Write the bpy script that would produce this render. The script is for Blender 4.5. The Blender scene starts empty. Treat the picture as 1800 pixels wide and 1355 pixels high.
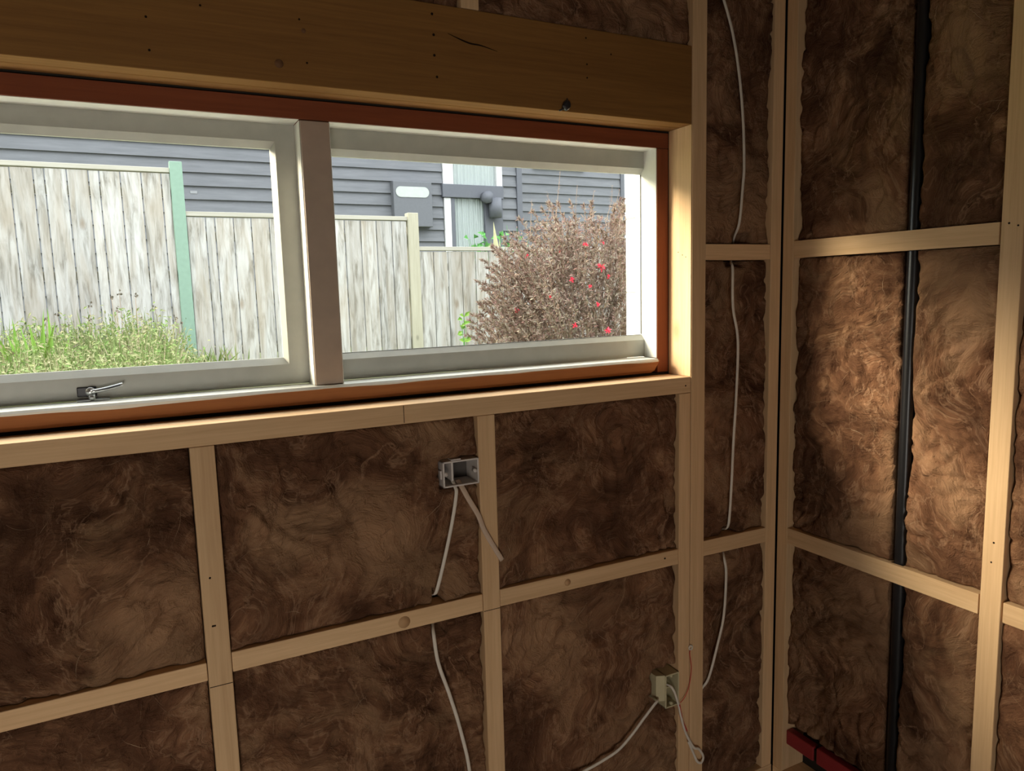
import bpy, bmesh, math, random
from mathutils import Vector, Matrix, noise

C = bpy.context.scene.collection
sc = bpy.context.scene
R = math.radians

# ------------------------------------------------------------ camera
yaw, pitch, roll = 0.47095, 0.127556, 0.026945
cy, sy, cp, sp = math.cos(yaw), math.sin(yaw), math.cos(pitch), math.sin(pitch)
fw = Vector((sy*cp, cy*cp, -sp)); rt = Vector((cy, -sy, 0)); dn = fw.cross(rt)
cr, sr = math.cos(roll), math.sin(roll)
r2 = cr*rt + sr*dn; d2 = -sr*rt + cr*dn
cam = bpy.data.cameras.new('camera'); camo = bpy.data.objects.new('camera', cam); C.objects.link(camo)
M = Matrix((r2, -d2, -fw)).transposed().to_4x4(); M.translation = Vector((0, -1.5, 1.5))
camo.matrix_world = M
cam.sensor_width = 36; cam.lens = 1284.9/1800*36; cam.clip_start = .02; cam.clip_end = 200
sc.camera = camo

# ------------------------------------------------------------ light and exposure
sc.view_settings.view_transform = 'Standard'; sc.view_settings.look = 'None'
sc.view_settings.gamma = 1; sc.view_settings.exposure = 0.0; sc.view_settings.use_curve_mapping = False
w = bpy.data.worlds.new('overcast_sky'); sc.world = w; w.use_nodes = True
bg = w.node_tree.nodes['Background']; bg.inputs[1].default_value = 1.0
# overcast sky: about three times brighter overhead than at the horizon
_nt = w.node_tree; _tc = _nt.nodes.new('ShaderNodeTexCoord'); _sp = _nt.nodes.new('ShaderNodeSeparateXYZ'); _rp = _nt.nodes.new('ShaderNodeValToRGB')
_nt.links.new(_tc.outputs['Generated'], _sp.inputs[0]); _nt.links.new(_sp.outputs[2], _rp.inputs[0]); _sc = _nt.nodes.new('ShaderNodeVectorMath'); _sc.operation = 'SCALE'; _sc.inputs['Scale'].default_value = 6.6
_e = _rp.color_ramp.elements; _e[0].position = 0.0; _e[0].color = (.265, .275, .285, 1); _e[1].position = .9; _e[1].color = (.93, .97, 1, 1)
_nt.links.new(_rp.outputs[0], _sc.inputs[0]); _nt.links.new(_sc.outputs[0], bg.inputs[0])

def lamp(name, kind, loc, direc, energy, col, **kw):
    l = bpy.data.lights.new(name, kind); l.energy = energy; l.color = col
    for k, v in kw.items(): setattr(l, k, v)
    o = bpy.data.objects.new(name, l); C.objects.link(o); o.location = loc
    o.rotation_euler = Vector(direc).to_track_quat('-Z', 'Y').to_euler()
    return o
# hazy low sun behind thin cloud, entering through the window towards the right wall
lamp('hazy_sun', 'SUN', (-6, 3, 6), (2.7, -1.24, -1.06), 12, (1, .86, .64), angle=R(22))
# fill lamp added in the unseen rear opening, low so upper walls stay dark
lamp('doorway_fill', 'AREA', (-.9, -3.5, .52), (.10, 1, -.08), 12.5, (1, .90, .76), shape='RECTANGLE', size=1.4, size_y=.95, spread=R(105))

# ------------------------------------------------------------ material helpers
def newmat(name):
    m = bpy.data.materials.new(name); m.use_nodes = True
    nt = m.node_tree; b = nt.nodes['Principled BSDF']
    return m, nt, b
def N(nt, t, **kw):
    n = nt.nodes.new(t)
    for k, v in kw.items():
        if k in n.inputs: n.inputs[k].default_value = v
        else: setattr(n, k, v)
    return n
def L(nt, a, b): nt.links.new(a, b)
def ramp(nt, src, stops):
    r = nt.nodes.new('ShaderNodeValToRGB'); e = r.color_ramp.elements
    while len(e) < len(stops): e.new(.5)
    for i, (p, c) in enumerate(stops):
        e[i].position = p; e[i].color = (*c, 1)
    L(nt, src, r.inputs[0]); return r.outputs[0]
def mix(nt, fac, a, b, mode='MIX'):
    n = nt.nodes.new('ShaderNodeMix'); n.data_type = 'RGBA'; n.blend_type = mode
    for s, v in ((n.inputs[0], fac), (n.inputs[6], a), (n.inputs[7], b)):
        if hasattr(v, 'is_output'): L(nt, v, s)
        elif isinstance(v, (int, float)): s.default_value = v
        else: s.default_value = (*v, 1)
    return n.outputs[2]
def math_(nt, op, a, b=None):
    n = nt.nodes.new('ShaderNodeMath'); n.operation = op
    for s, v in ((n.inputs[0], a), (n.inputs[1], b)):
        if v is None: continue
        if hasattr(v, 'is_output'): L(nt, v, s)
        else: s.default_value = v
    return n.outputs[0]
def coords(nt, scale=(1, 1, 1), obj_offset=True):
    tc = nt.nodes.new('ShaderNodeTexCoord'); mp = nt.nodes.new('ShaderNodeMapping'); mp.inputs['Scale'].default_value = scale
    src = tc.outputs['Object']
    if obj_offset:
        oi = nt.nodes.new('ShaderNodeObjectInfo'); v = nt.nodes.new('ShaderNodeVectorMath'); v.operation = 'SCALE'
        cb = nt.nodes.new('ShaderNodeCombineXYZ')
        L(nt, oi.outputs['Random'], cb.inputs[0]); L(nt, oi.outputs['Random'], cb.inputs[1]); L(nt, oi.outputs['Random'], cb.inputs[2])
        L(nt, cb.outputs[0], v.inputs[0]); v.inputs['Scale'].default_value = 37.0
        a = nt.nodes.new('ShaderNodeVectorMath'); a.operation = 'ADD'
        L(nt, src, a.inputs[0]); L(nt, v.outputs[0], a.inputs[1]); src = a.outputs[0]
    L(nt, src, mp.inputs[0]); return mp.outputs[0]
def bump(nt, b, h, strength=.3, dist=.002):
    n = nt.nodes.new('ShaderNodeBump'); n.inputs['Strength'].default_value = strength; n.inputs['Distance'].default_value = dist
    L(nt, h, n.inputs['Height']); L(nt, n.outputs[0], b.inputs['Normal'])
def plain(name, col, rough=.6, metal=0, spec=.5):
    m, nt, b = newmat(name)
    n = N(nt, 'ShaderNodeTexNoise', Scale=30.0, Detail=3.0); L(nt, coords(nt), n.inputs['Vector'])
    c = mix(nt, n.outputs[0], tuple(x*.88 for x in col), tuple(min(1, x*1.1) for x in col))
    L(nt, c, b.inputs['Base Color']); b.inputs['Roughness'].default_value = rough; b.inputs['Metallic'].default_value = metal
    b.inputs['Specular IOR Level'].default_value = spec
    return m

def timber(name, axis, c1, c2, knots=True, dark=.5, var=.12, grain=1.0):
    """sawn pine: growth lines along the given axis, a few knots"""
    m, nt, b = newmat(name)
    st = [1, 1, 1]; st[axis] = .035
    v = coords(nt, tuple(st))
    n1 = N(nt, 'ShaderNodeTexNoise', Scale=55.0, Detail=5.0, Roughness=.6, Distortion=.4); L(nt, v, n1.inputs['Vector'])
    n2 = N(nt, 'ShaderNodeTexNoise', Scale=260.0, Detail=2.0); L(nt, v, n2.inputs['Vector'])
    st3 = [1, 1, 1]; st3[axis] = .35
    v3 = coords(nt, tuple(st3)); n3 = N(nt, 'ShaderNodeTexNoise', Scale=5.0, Detail=3.0); L(nt, v3, n3.inputs['Vector'])
    f = math_(nt, 'ADD', math_(nt, 'MULTIPLY', n1.outputs[0], .65*grain), math_(nt, 'MULTIPLY', n2.outputs[0], .35))
    c = ramp(nt, f, [(.3, c1), (.68, c2)])
    c = mix(nt, math_(nt, 'MULTIPLY', n3.outputs[0], .45), c, tuple(x*.72 for x in c1))
    if knots:
        sk = [1, 1, 1]; sk[axis] = .55
        vk = coords(nt, tuple(sk)); vo = N(nt, 'ShaderNodeTexVoronoi', Scale=4.3, Randomness=1.0); L(nt, vk, vo.inputs['Vector'])
        k = ramp(nt, vo.outputs['Distance'], [(.03, (dark, dark, dark)), (.085, (.0, .0, .0))])
        c = mix(nt, k, c, tuple(x*.35 for x in c1))
    oi = nt.nodes.new('ShaderNodeObjectInfo')
    hv = nt.nodes.new('ShaderNodeHueSaturation'); L(nt, c, hv.inputs['Color'])
    mr = N(nt, 'ShaderNodeMapRange'); mr.inputs['To Min'].default_value = 1-var; mr.inputs['To Max'].default_value = 1+var
    L(nt, oi.outputs['Random'], mr.inputs['Value']); L(nt, mr.outputs[0], hv.inputs['Value'])
    L(nt, hv.outputs[0], b.inputs['Base Color']); b.inputs['Roughness'].default_value = .75; b.inputs['Specular IOR Level'].default_value = .25
    bump(nt, b, f, .35, .0012)
    return m
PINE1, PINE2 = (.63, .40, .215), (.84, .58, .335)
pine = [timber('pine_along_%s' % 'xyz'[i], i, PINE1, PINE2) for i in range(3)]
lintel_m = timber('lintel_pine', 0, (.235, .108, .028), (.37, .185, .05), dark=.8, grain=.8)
red_m = timber('red_primed_timber', 0, (.17, .045, .018), (.24, .070, .026), knots=True, dark=.4)
red_v = timber('red_primed_jamb', 2, (.22, .062, .024), (.30, .090, .034), knots=True, dark=.4)
sill_m = timber('orange_brown_sill_timber', 0, (.34, .125, .045), (.46, .19, .065), knots=True, dark=.4)

def insulation(name, gain=1.0):
    m, nt, b = newmat(name)
    v = coords(nt)
    wn = N(nt, 'ShaderNodeTexNoise', Scale=3.2, Detail=2.0); L(nt, v, wn.inputs['Vector'])
    sub = nt.nodes.new('ShaderNodeVectorMath'); sub.operation = 'SUBTRACT'; L(nt, wn.outputs['Color'], sub.inputs[0]); sub.inputs[1].default_value = (.5, .5, .5)
    scl = nt.nodes.new('ShaderNodeVectorMath'); scl.operation = 'SCALE'; L(nt, sub.outputs[0], scl.inputs[0]); scl.inputs['Scale'].default_value = .42
    add = nt.nodes.new('ShaderNodeVectorMath'); add.operation = 'ADD'; L(nt, v, add.inputs[0]); L(nt, scl.outputs[0], add.inputs[1])
    def st(scale, rot):
        mp = nt.nodes.new('ShaderNodeMapping'); mp.inputs['Scale'].default_value = scale; mp.inputs['Rotation'].default_value = rot
        L(nt, add.outputs[0], mp.inputs[0]); return mp.outputs[0]
    f1 = N(nt, 'ShaderNodeTexNoise', Scale=11.0, Detail=8.0, Roughness=.62, Distortion=.35); L(nt, st((1, 1, 2.6), (.3, .5, .4)), f1.inputs['Vector'])
    f2 = N(nt, 'ShaderNodeTexNoise', Scale=13.0, Detail=8.0, Roughness=.66, Distortion=.3); L(nt, st((2.4, 2.4, .9), (.2, -.5, 0)), f2.inputs['Vector'])
    cl = N(nt, 'ShaderNodeTexNoise', Scale=7.5, Detail=6.0, Roughness=.62, Distortion=.25); L(nt, add.outputs[0], cl.inputs['Vector'])
    cl2 = N(nt, 'ShaderNodeTexNoise', Scale=3.4, Detail=3.0, Roughness=.6); L(nt, add.outputs[0], cl2.inputs['Vector'])
    rg_ = N(nt, 'ShaderNodeTexNoise', Scale=5.0, Detail=5.0, Roughness=.6, Distortion=.3); L(nt, st((2.2, 2.2, .8), (.5, .9, 0)), rg_.inputs['Vector'])
    s = math_(nt, 'ADD', math_(nt, 'MULTIPLY', f1.outputs[0], .30), math_(nt, 'MULTIPLY', f2.outputs[0], .26))
    s = math_(nt, 'ADD', s, math_(nt, 'MULTIPLY', cl.outputs[0], .44))
    g = gain
    c = ramp(nt, s, [(.38, (0.052*g, 0.023*g, 0.012*g)), (.45, (0.157*g, 0.078*g, 0.042*g)), (.53, (0.294*g, 0.150*g, 0.081*g)), (.60, (0.493*g, 0.281*g, 0.157*g)), (.69, (0.714*g, 0.475*g, 0.313*g))])
    # pale wisps combed out of the surface, and pale / rusty patches
    ridge = math_(nt, 'ABSOLUTE', math_(nt, 'SUBTRACT', rg_.outputs[0], .5))
    c = mix(nt, ramp(nt, ridge, [(.0, (.55, .55, .55)), (.022, (0, 0, 0))]), c, (0.588*g, 0.359*g, 0.218*g))
    c = mix(nt, ramp(nt, cl2.outputs[0], [(.50, (0, 0, 0)), (.63, (.80, .80, .80))]), c, (0.525*g, 0.320*g, 0.180*g))
    c = mix(nt, ramp(nt, cl2.outputs[0], [(.36, (.75, .75, .75)), (.48, (0, 0, 0))]), c, (0.089*g, 0.041*g, 0.023*g))
    c = mix(nt, ramp(nt, cl2.outputs['Color'], [(.3, (0, 0, 0)), (.7, (.25, .25, .25))]), c, (0.420*g, 0.184*g, 0.105*g))
    L(nt, c, b.inputs['Base Color']); b.inputs['Roughness'].default_value = .95; b.inputs['Specular IOR Level'].default_value = .08
    hf = N(nt, 'ShaderNodeTexNoise', Scale=48.0, Detail=5.0, Roughness=.7, Distortion=.6); L(nt, st((1, 1, 2.0), (0, .5, 0)), hf.inputs['Vector'])
    h = math_(nt, 'ADD', math_(nt, 'MULTIPLY', s, 3.0), math_(nt, 'MULTIPLY', hf.outputs[0], .55))
    bump(nt, b, h, 1.0, .020)
    return m
batt_m = insulation('brown_glasswool', .84)
fibre_m = plain('glasswool_fibre', (.36, .235, .145), .9, spec=.1)
fibre_l = plain('glasswool_fibre_pale', (.60, .45, .30), .9, spec=.1)
fibre_d = plain('glasswool_fibre_dark', (.13, .075, .042), .9, spec=.1)

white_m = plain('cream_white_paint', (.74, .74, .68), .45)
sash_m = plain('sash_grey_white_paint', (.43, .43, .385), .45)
mull_m = plain('mullion_taupe_paint', (.42, .33, .26), .5)
metal_m = plain('zinc_metal', (.55, .56, .56), .3, .9)
darkmetal_m = plain('dark_metal', (.03, .03, .035), .4, .2)
cable_m = plain('white_cable_sheath', (.72, .66, .58), .5)
redwire_m = plain('red_wire', (.55, .03, .02), .45)
box_m = plain('grey_white_plastic', (.62, .57, .54), .5)
boxd_m = plain('grey_plastic_shaded_inside', (.07, .06, .055), .6)  # box plastic darkened, the shade of the recess put into the colour
cream_m = plain('cream_plastic', (.58, .52, .33), .5)
creamd_m = plain('cream_plastic_shaded_inside', (.30, .25, .12), .6)  # darker copy of the cream plastic, inner shade painted in
black_m = plain('black_plastic_pipe', (.010, .010, .012), .28)
redbar_m = plain('red_plastic', (.30, .025, .03), .5)
hole_m = plain('dark_hole', (.02, .012, .008), .9, spec=0)
knot_m = plain('brown_knot', (.16, .075, .03), .8)
knotl_m = plain('light_brown_knot', (.52, .31, .155), .8)
wrap_m = plain('dark_building_wrap', (.03, .025, .02), .9, spec=.1)
ply_m = plain('interior_lining', (.30, .23, .16), .85)
floor_m = plain('concrete_floor', (.34, .29, .23), .85)
brick_m = plain('white_painted_blockwork', (.86, .85, .80), .7)
joint_m = plain('block_joint', (.26, .25, .22), .8)
curtain_m = plain('pale_net_curtain', (.42, .45, .46), .8)
hwhite_m = plain('white_window_paint', (.60, .60, .61), .5)
hdark_m = plain('charcoal_paint', (.10, .105, .125), .6)
boxgrey_m = plain('meter_box_paint', (.12, .125, .14), .6)
label_m = plain('pale_label', (.42, .45, .43), .6)
green_m = plain('green_painted_post', (.20, .305, .24), .7)
soffit_m = plain('soffit_paint', (.7, .7, .66), .7)

def glass():
    m = bpy.data.materials.new('window_glass'); m.use_nodes = True; nt = m.node_tree; nt.nodes.clear()
    o = nt.nodes.new('ShaderNodeOutputMaterial'); t = nt.nodes.new('ShaderNodeBsdfTransparent'); t.inputs[0].default_value = (.97, .98, .97, 1)
    g = nt.nodes.new('ShaderNodeBsdfGlossy'); g.inputs['Roughness'].default_value = .01; g.inputs[0].default_value = (.9, .9, .9, 1)
    ge = nt.nodes.new('ShaderNodeNewGeometry'); dt = nt.nodes.new('ShaderNodeVectorMath'); dt.operation = 'DOT_PRODUCT'
    L(nt, ge.outputs['Normal'], dt.inputs[0]); L(nt, ge.outputs['Incoming'], dt.inputs[1])
    ab = math_(nt, 'ABSOLUTE', dt.outputs['Value']); om = math_(nt, 'SUBTRACT', 1.0, ab)
    fr = math_(nt, 'ADD', math_(nt, 'MULTIPLY', math_(nt, 'POWER', om, 5.0), .6), .012)
    x = nt.nodes.new('ShaderNodeMixShader'); L(nt, fr, x.inputs[0]); L(nt, t.outputs[0], x.inputs[1]); L(nt, g.outputs[0], x.inputs[2]); L(nt, x.outputs[0], o.inputs[0])
    return m
glass_m = glass()

def fence_mat():
    m, nt, b = newmat('weathered_paling')
    v = coords(nt, (1, 1, .12), False)
    at = nt.nodes.new('ShaderNodeAttribute'); at.attribute_name = 'tone'
    add = nt.nodes.new('ShaderNodeVectorMath'); add.operation = 'ADD'; L(nt, v, add.inputs[0]); L(nt, at.outputs['Vector'], add.inputs[1])
    n1 = N(nt, 'ShaderNodeTexNoise', Scale=26.0, Detail=6.0, Roughness=.65, Distortion=.6); L(nt, add.outputs[0], n1.inputs['Vector'])
    n2 = N(nt, 'ShaderNodeTexNoise', Scale=7.0, Detail=4.0, Distortion=1.2); L(nt, add.outputs[0], n2.inputs['Vector'])
    c = ramp(nt, n1.outputs[0], [(.34, (.20, .19, .17)), (.46, (.355, .345, .325)), (.60, (.47, .462, .45))])
    c = mix(nt, ramp(nt, n2.outputs[0], [(.42, (0, 0, 0)), (.68, (.6, .6, .6))]), c, (.33, .28, .215))
    v2 = coords(nt, (1, 1, .45), False); add2 = nt.nodes.new('ShaderNodeVectorMath'); add2.operation = 'ADD'; L(nt, v2, add2.inputs[0]); L(nt, at.outputs['Vector'], add2.inputs[1])
    vo = N(nt, 'ShaderNodeTexVoronoi', Scale=4.5, Randomness=1.0); L(nt, add2.outputs[0], vo.inputs['Vector'])
    c = mix(nt, ramp(nt, vo.outputs['Distance'], [(.04, (.8, .8, .8)), (.13, (0, 0, 0))]), c, (.25, .20, .15))
    hv = nt.nodes.new('ShaderNodeHueSaturation'); L(nt, c, hv.inputs['Color'])
    sx = nt.nodes.new('ShaderNodeSeparateXYZ'); L(nt, at.outputs['Vector'], sx.inputs[0])
    mr = N(nt, 'ShaderNodeMapRange'); mr.inputs['From Max'].default_value = 9.0; mr.inputs['To Min'].default_value = .86; mr.inputs['To Max'].default_value = 1.08
    L(nt, sx.outputs[0], mr.inputs['Value']); L(nt, mr.outputs[0], hv.inputs['Value'])
    L(nt, hv.outputs[0], b.inputs['Base Color']); b.inputs['Roughness'].default_value = .9; b.inputs['Specular IOR Level'].default_value = .1
    return m
paling_m = fence_mat()
postwood_m = timber('weathered_post', 2, (.32, .30, .225), (.43, .41, .33), knots=True)
capwood_m = timber('weathered_cap', 0, (.36, .34, .28), (.48, .46, .41), knots=False)
def board_mat():
    m, nt, b = newmat('blue_grey_weatherboard')
    n = N(nt, 'ShaderNodeTexNoise', Scale=7.0, Detail=6.0, Roughness=.7); L(nt, coords(nt, (.3, 1, 3), False), n.inputs['Vector'])
    L(nt, ramp(nt, n.outputs[0], [(.35, (.108, .113, .125)), (.65, (.145, .15, .165))]), b.inputs['Base Color']); b.inputs['Roughness'].default_value = .6
    return m
wb_m = board_mat()
def leafmat(name, a, b_, c_=None):
    m, nt, b = newmat(name)
    gi = nt.nodes.new('ShaderNodeNewGeometry')
    st = [(0, a), (1, b_)] if c_ is None else [(0, a), (.5, b_), (1, c_)]
    L(nt, ramp(nt, gi.outputs['Random Per Island'], st), b.inputs['Base Color']); b.inputs['Roughness'].default_value = .7
    b.inputs['Specular IOR Level'].default_value = .2
    return m
bushleaf_m = leafmat('russet_small_leaves', (.24, .135, .115), (.285, .21, .165), (.32, .285, .21))
bushstem_m = plain('brown_twig', (.27, .20, .15), .85)
flower_m = plain('crimson_petals', (.80, .05, .10), .6)
grass_m = leafmat('meadow_grass', (.13, .215, .055), (.225, .27, .105), (.34, .315, .18))
gleaf_m = leafmat('bright_green_leaf', (.15, .30, .05), (.25, .40, .08))
vine_m = leafmat('vine_leaf', (.08, .25, .06), (.18, .42, .13))
seed_m = plain('dark_seed_head', (.12, .10, .07), .8)
dry_m = leafmat('dry_grass', (.55, .45, .30), (.70, .62, .45))
yleaf_m = plain('pale_yellow_leaf', (.50, .48, .28), .7)
soil_m = plain('grassy_soil', (.20, .22, .10), .95)

# ------------------------------------------------------------ mesh helpers
def tag(o, label=None, cat=None, group=None, kind=None):
    if label: o['label'] = label
    if cat: o['category'] = cat
    if group: o['group'] = group
    if kind: o['kind'] = kind
    return o
def empty(name, loc=(0, 0, 0)):
    o = bpy.data.objects.new(name, None); C.objects.link(o); o.location = loc; o.empty_display_size = .05; return o
def wpos(o):
    p = Vector((0, 0, 0))
    while o: p += o.location; o = o.parent
    return p
def link(name, me, parent=None, origin=None):
    """me is in world coordinates; shift so that the origin sits at `origin`"""
    o = bpy.data.objects.new(name, me); C.objects.link(o)
    if origin is None:
        xs = [v.co for v in me.vertices]
        if xs: origin = Vector(((min(v.x for v in xs)+max(v.x for v in xs))/2, (min(v.y for v in xs)+max(v.y for v in xs))/2, min(v.z for v in xs)))
        else: origin = Vector((0, 0, 0))
    origin = Vector(origin); me.transform(Matrix.Translation(-origin))
    if parent: o.parent = parent; o.location = origin - wpos(parent)
    else: o.location = origin
    return o
class MB:
    def __init__(s): s.bm = bmesh.new(); s.mats = []
    def mi(s, m):
        if m not in s.mats: s.mats.append(m)
        return s.mats.index(m)
    def box(s, x0, x1, y0, y1, z0, z1, m, bev=.0015):
        t = bmesh.new(); bmesh.ops.create_cube(t, size=1)
        for v in t.verts: v.co = Vector((x0+(x1-x0)*(v.co.x+.5), y0+(y1-y0)*(v.co.y+.5), z0+(z1-z0)*(v.co.z+.5)))
        if bev: bmesh.ops.bevel(t, geom=t.edges[:], offset=bev, segments=2, affect='EDGES', profile=.5)
        return s.merge(t, m)
    def merge(s, t, m, smooth=False):
        i = s.mi(m); me = bpy.data.meshes.new('t'); t.to_mesh(me); t.free()
        n0 = len(s.bm.faces); s.bm.from_mesh(me); bpy.data.meshes.remove(me); s.bm.faces.ensure_lookup_table()
        for f in s.bm.faces[n0:]: f.material_index = i; f.smooth = smooth
        return s
    def prism(s, prof, a0, a1, axis, m):
        """profile of 2-D points swept along an axis ('x': prof is (y,z); 'z': (x,y); 'y': (x,z))"""
        t = bmesh.new(); rings = []
        for a in (a0, a1):
            r = []
            for p, q in prof:
                co = {'x': (a, p, q), 'z': (p, q, a), 'y': (p, a, q)}[axis]; r.append(t.verts.new(co))
            rings.append(r)
        n = len(prof)
        for i in range(n): t.faces.new((rings[0][i], rings[0][(i+1) % n], rings[1][(i+1) % n], rings[1][i]))
        t.faces.new(rings[0]); t.faces.new(rings[1][::-1]); bmesh.ops.recalc_face_normals(t, faces=t.faces)
        return s.merge(t, m)
    def cyl(s, p, d, r, h, m, seg=20, r2=None, smooth=True):
        t = bmesh.new(); bmesh.ops.create_cone(t, cap_ends=True, segments=seg, radius1=r, radius2=r if r2 is None else r2, depth=h)
        q = Vector(d).to_track_quat('Z', 'Y').to_matrix().to_4x4()
        bmesh.ops.transform(t, matrix=Matrix.Translation(Vector(p)+Vector(d).normalized()*h/2) @ q, verts=t.verts)
        return s.merge(t, m, smooth)
    def tube(s, pts, r, m, seg=10, flat=1.0, smooth=True):
        pts = [Vector(p) for p in pts]; t = bmesh.new(); prev = None; n = len(pts); first = None
        for i, p in enumerate(pts):
            d = (pts[min(i+1, n-1)]-pts[max(i-1, 0)]).normalized(); a = d.cross(Vector((0, -1, 0)))
            if a.length < .05: a = Vector((1, 0, 0))
            a.normalize(); b = a.cross(d); rr = r(i/(n-1)) if callable(r) else r
            ring = [t.verts.new(p+a*math.cos(k*2*math.pi/seg)*rr+b*math.sin(k*2*math.pi/seg)*rr*flat) for k in range(seg)]
            if prev:
                for k in range(seg): t.faces.new((prev[k], prev[(k+1) % seg], ring[(k+1) % seg], ring[k]))
            else: first = ring
            prev = ring
        t.faces.new(first[::-1]); t.faces.new(prev); bmesh.ops.recalc_face_normals(t, faces=t.faces)
        return s.merge(t, m, smooth)
    def build(s, name, parent=None, origin=None):
        me = bpy.data.meshes.new(name); s.bm.to_mesh(me); s.bm.free()
        for m in s.mats: me.materials.append(m)
        return link(name, me, parent, origin)
def smooth_path(pts, n=8):
    pts = [Vector(p) for p in pts]; out = []
    P = [pts[0]*2-pts[1]]+pts+[pts[-1]*2-pts[-2]]
    for i in range(1, len(P)-2):
        for k in range(n):
            t = k/n; a, b, c, d = P[i-1], P[i], P[i+1], P[i+2]
            out.append(.5*((2*b)+(c-a)*t+(2*a-5*b+4*c-d)*t*t+(3*b-a-3*c+d)*t**3))
    out.append(pts[-1]); return out

# ============================================================ ROOM SHELL
XL, XR, YB, ZC = -1.75, 1.621, -3.45, 2.45
def struct(name, mb, label=None, cat=None):
    o = mb.build(name); o['kind'] = 'structure'
    if label: o['label'] = label; o['category'] = cat
    return o
WY0, WY1 = .092, .185   # sheathing and cladding behind the window wall framing
OX0, OX1, OZ0, OZ1 = -1.20, 1.300, 1.268, 1.907
mb = MB()
mb.box(XL-.2, OX0, WY0, WY1, 0, ZC+.1, wrap_m, 0).box(OX1, XR+.2, WY0, WY1, 0, ZC+.1, wrap_m, 0)
mb.box(OX0, OX1, WY0, WY1, 0, OZ0, wrap_m, 0).box(OX0, OX1, WY0, WY1, OZ1, ZC+.1, wrap_m, 0)
struct('wall_window_side', mb, 'dark backing of the window wall behind framing and insulation', 'wall')
mb = MB().box(XR+.092, XR+.2, YB-.1, WY0, 0, ZC+.1, wrap_m, 0)
struct('wall_right', mb, 'dark backing of the right wall behind framing and insulation', 'wall')
mb = MB().box(XL-.12, XL, YB-.1, WY0, 0, ZC+.1, ply_m, 0); struct('wall_left', mb, 'unlit side wall of the room', 'wall')
mb = MB().box(XL, -1.6, YB-.1, YB, 0, ZC+.1, ply_m, 0).box(-.2, XR+.092, YB-.1, YB, 0, ZC+.1, ply_m, 0).box(-1.6, -.2, YB-.1, YB, 1.02, ZC+.1, ply_m, 0)
struct('wall_rear', mb, 'rear wall with a low unseen opening sized to light the room', 'wall')  # opening is unseen, kept low to shape the light in the room
struct('floor', MB().box(XL-.12, XR+.2, YB-.1, WY1, -.1, 0, floor_m, 0), 'bare floor of the room', 'floor')
struct('ceiling', MB().box(XL-.12, XR+.2, YB-.1, WY0, ZC, ZC+.1, ply_m, 0), 'ceiling of the room', 'ceiling')

# ============================================================ FRAMING
def dots(mb, pts, plane, m=hole_m):
    """nail holes / knots: shallow dark discs set in the face"""
    for p in pts:
        a, z, r = p[:3]
        if plane == 'y': mb.cyl((a, .0006, z), (0, -1, 0), r, .0011, m, 10)
        else: mb.cyl((XR+.0006, a, z), (-1, 0, 0), r, .0011, m, 10)
def timber_obj(name, label, cat, b, axis, group=None, holes=(), plane='y', mat=None, extra=None, bev=.002):
    mb = MB(); mb.box(*b, mat or pine[axis], bev); dots(mb, holes, plane)
    if extra: extra(mb)
    o = mb.build(name); tag(o, label, cat, group); return o
ZT = ZC-.045
G1 = 'upright studs of the window wall'
def line1(mb): mb.box(.071, .114, -.0007, .001, .7335, .7348, hole_m, 0)
timber_obj('wall_stud', 'pale pine stud below the window, left of the cable with the grey socket box', 'stud', (.070, .115, 0, .09, .045, 1.221), 2, G1, [(.0875, .959, .0022), (.0858, .860, .0022), (.0895, .860, .002)], extra=line1)
def line2(mb): mb.box(.674, .716, -.0007, .001, .7535, .7547, hole_m, 0)
timber_obj('wall_stud', 'pine stud below the window with the grey socket box on its left side', 'stud', (.673, .717, 0, .09, .045, 1.221), 2, G1, extra=line2)
timber_obj('wall_stud', 'short pine stud under the right end of the sill plate, beside the cream socket box', 'stud', (1.258, 1.296, 0, .09, .045, 1.221), 2, G1)
timber_obj('wall_stud', 'full height pine stud right of the window, next to the short stud under the sill', 'stud', (1.2975, 1.344, -.002, .09, .045, ZT), 2, G1)
timber_obj('wall_stud', 'dark full height corner stud on the window wall side of the corner', 'stud', (1.580, 1.6185, 0, .09, .045, ZT), 2, G1)
mb = MB(); mb.box(1.295, 1.2972, 0, .089, 1.2645, 1.909, pine[2], .0004)
for z_ in (1.584, 1.592, 1.578): mb.cyl((1.2953, .02+.03*(z_-1.578)/.014, z_), (-1, 0, 0), .0014, .0006, hole_m, 8)
tag(mb.build('jamb_trimmer'), 'sunlit yellow timber facing on the right side of the window opening', 'stud')
timber_obj('cripple_stud', 'short brown stud above the lintel beam at the top edge', 'stud', (.667, .709, 0, .09, 2.1005, ZT), 2)
timber_obj('wall_stud', 'window wall stud far left under the sill, outside the light', 'stud', (-.533, -.488, 0, .09, .045, 1.221), 2, G1)
timber_obj('wall_stud', 'left end stud of the window wall', 'stud', (-1.26, -1.205, 0, .09, .045, ZT), 2, G1)
timber_obj('corner_stud', 'dark stud on the right wall side of the corner, beside the narrow dark gap', 'stud', (XR, XR+.09, -.0400, -.0035, .045, ZT), 2)
timber_obj('right_wall_stud', 'bright lit pine stud standing on the right wall, right of the black pipe', 'stud', (XR, XR+.09, -.629, -.584, .045, ZT), 2, holes=[(-.600, 1.613, .0022), (-.618, 1.607, .002), (-.607, .93, .0022), (-.604, .885, .002)], plane='x')
timber_obj('right_wall_stud', 'stud of the right wall nearest the viewer, beyond the picture edge', 'stud', (XR, XR+.09, -1.229, -1.184, .045, ZT), 2)
def jn(mb): mb.box(.4985, .4997, -.0007, .001, 1.224, 1.262, hole_m, 0)
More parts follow.
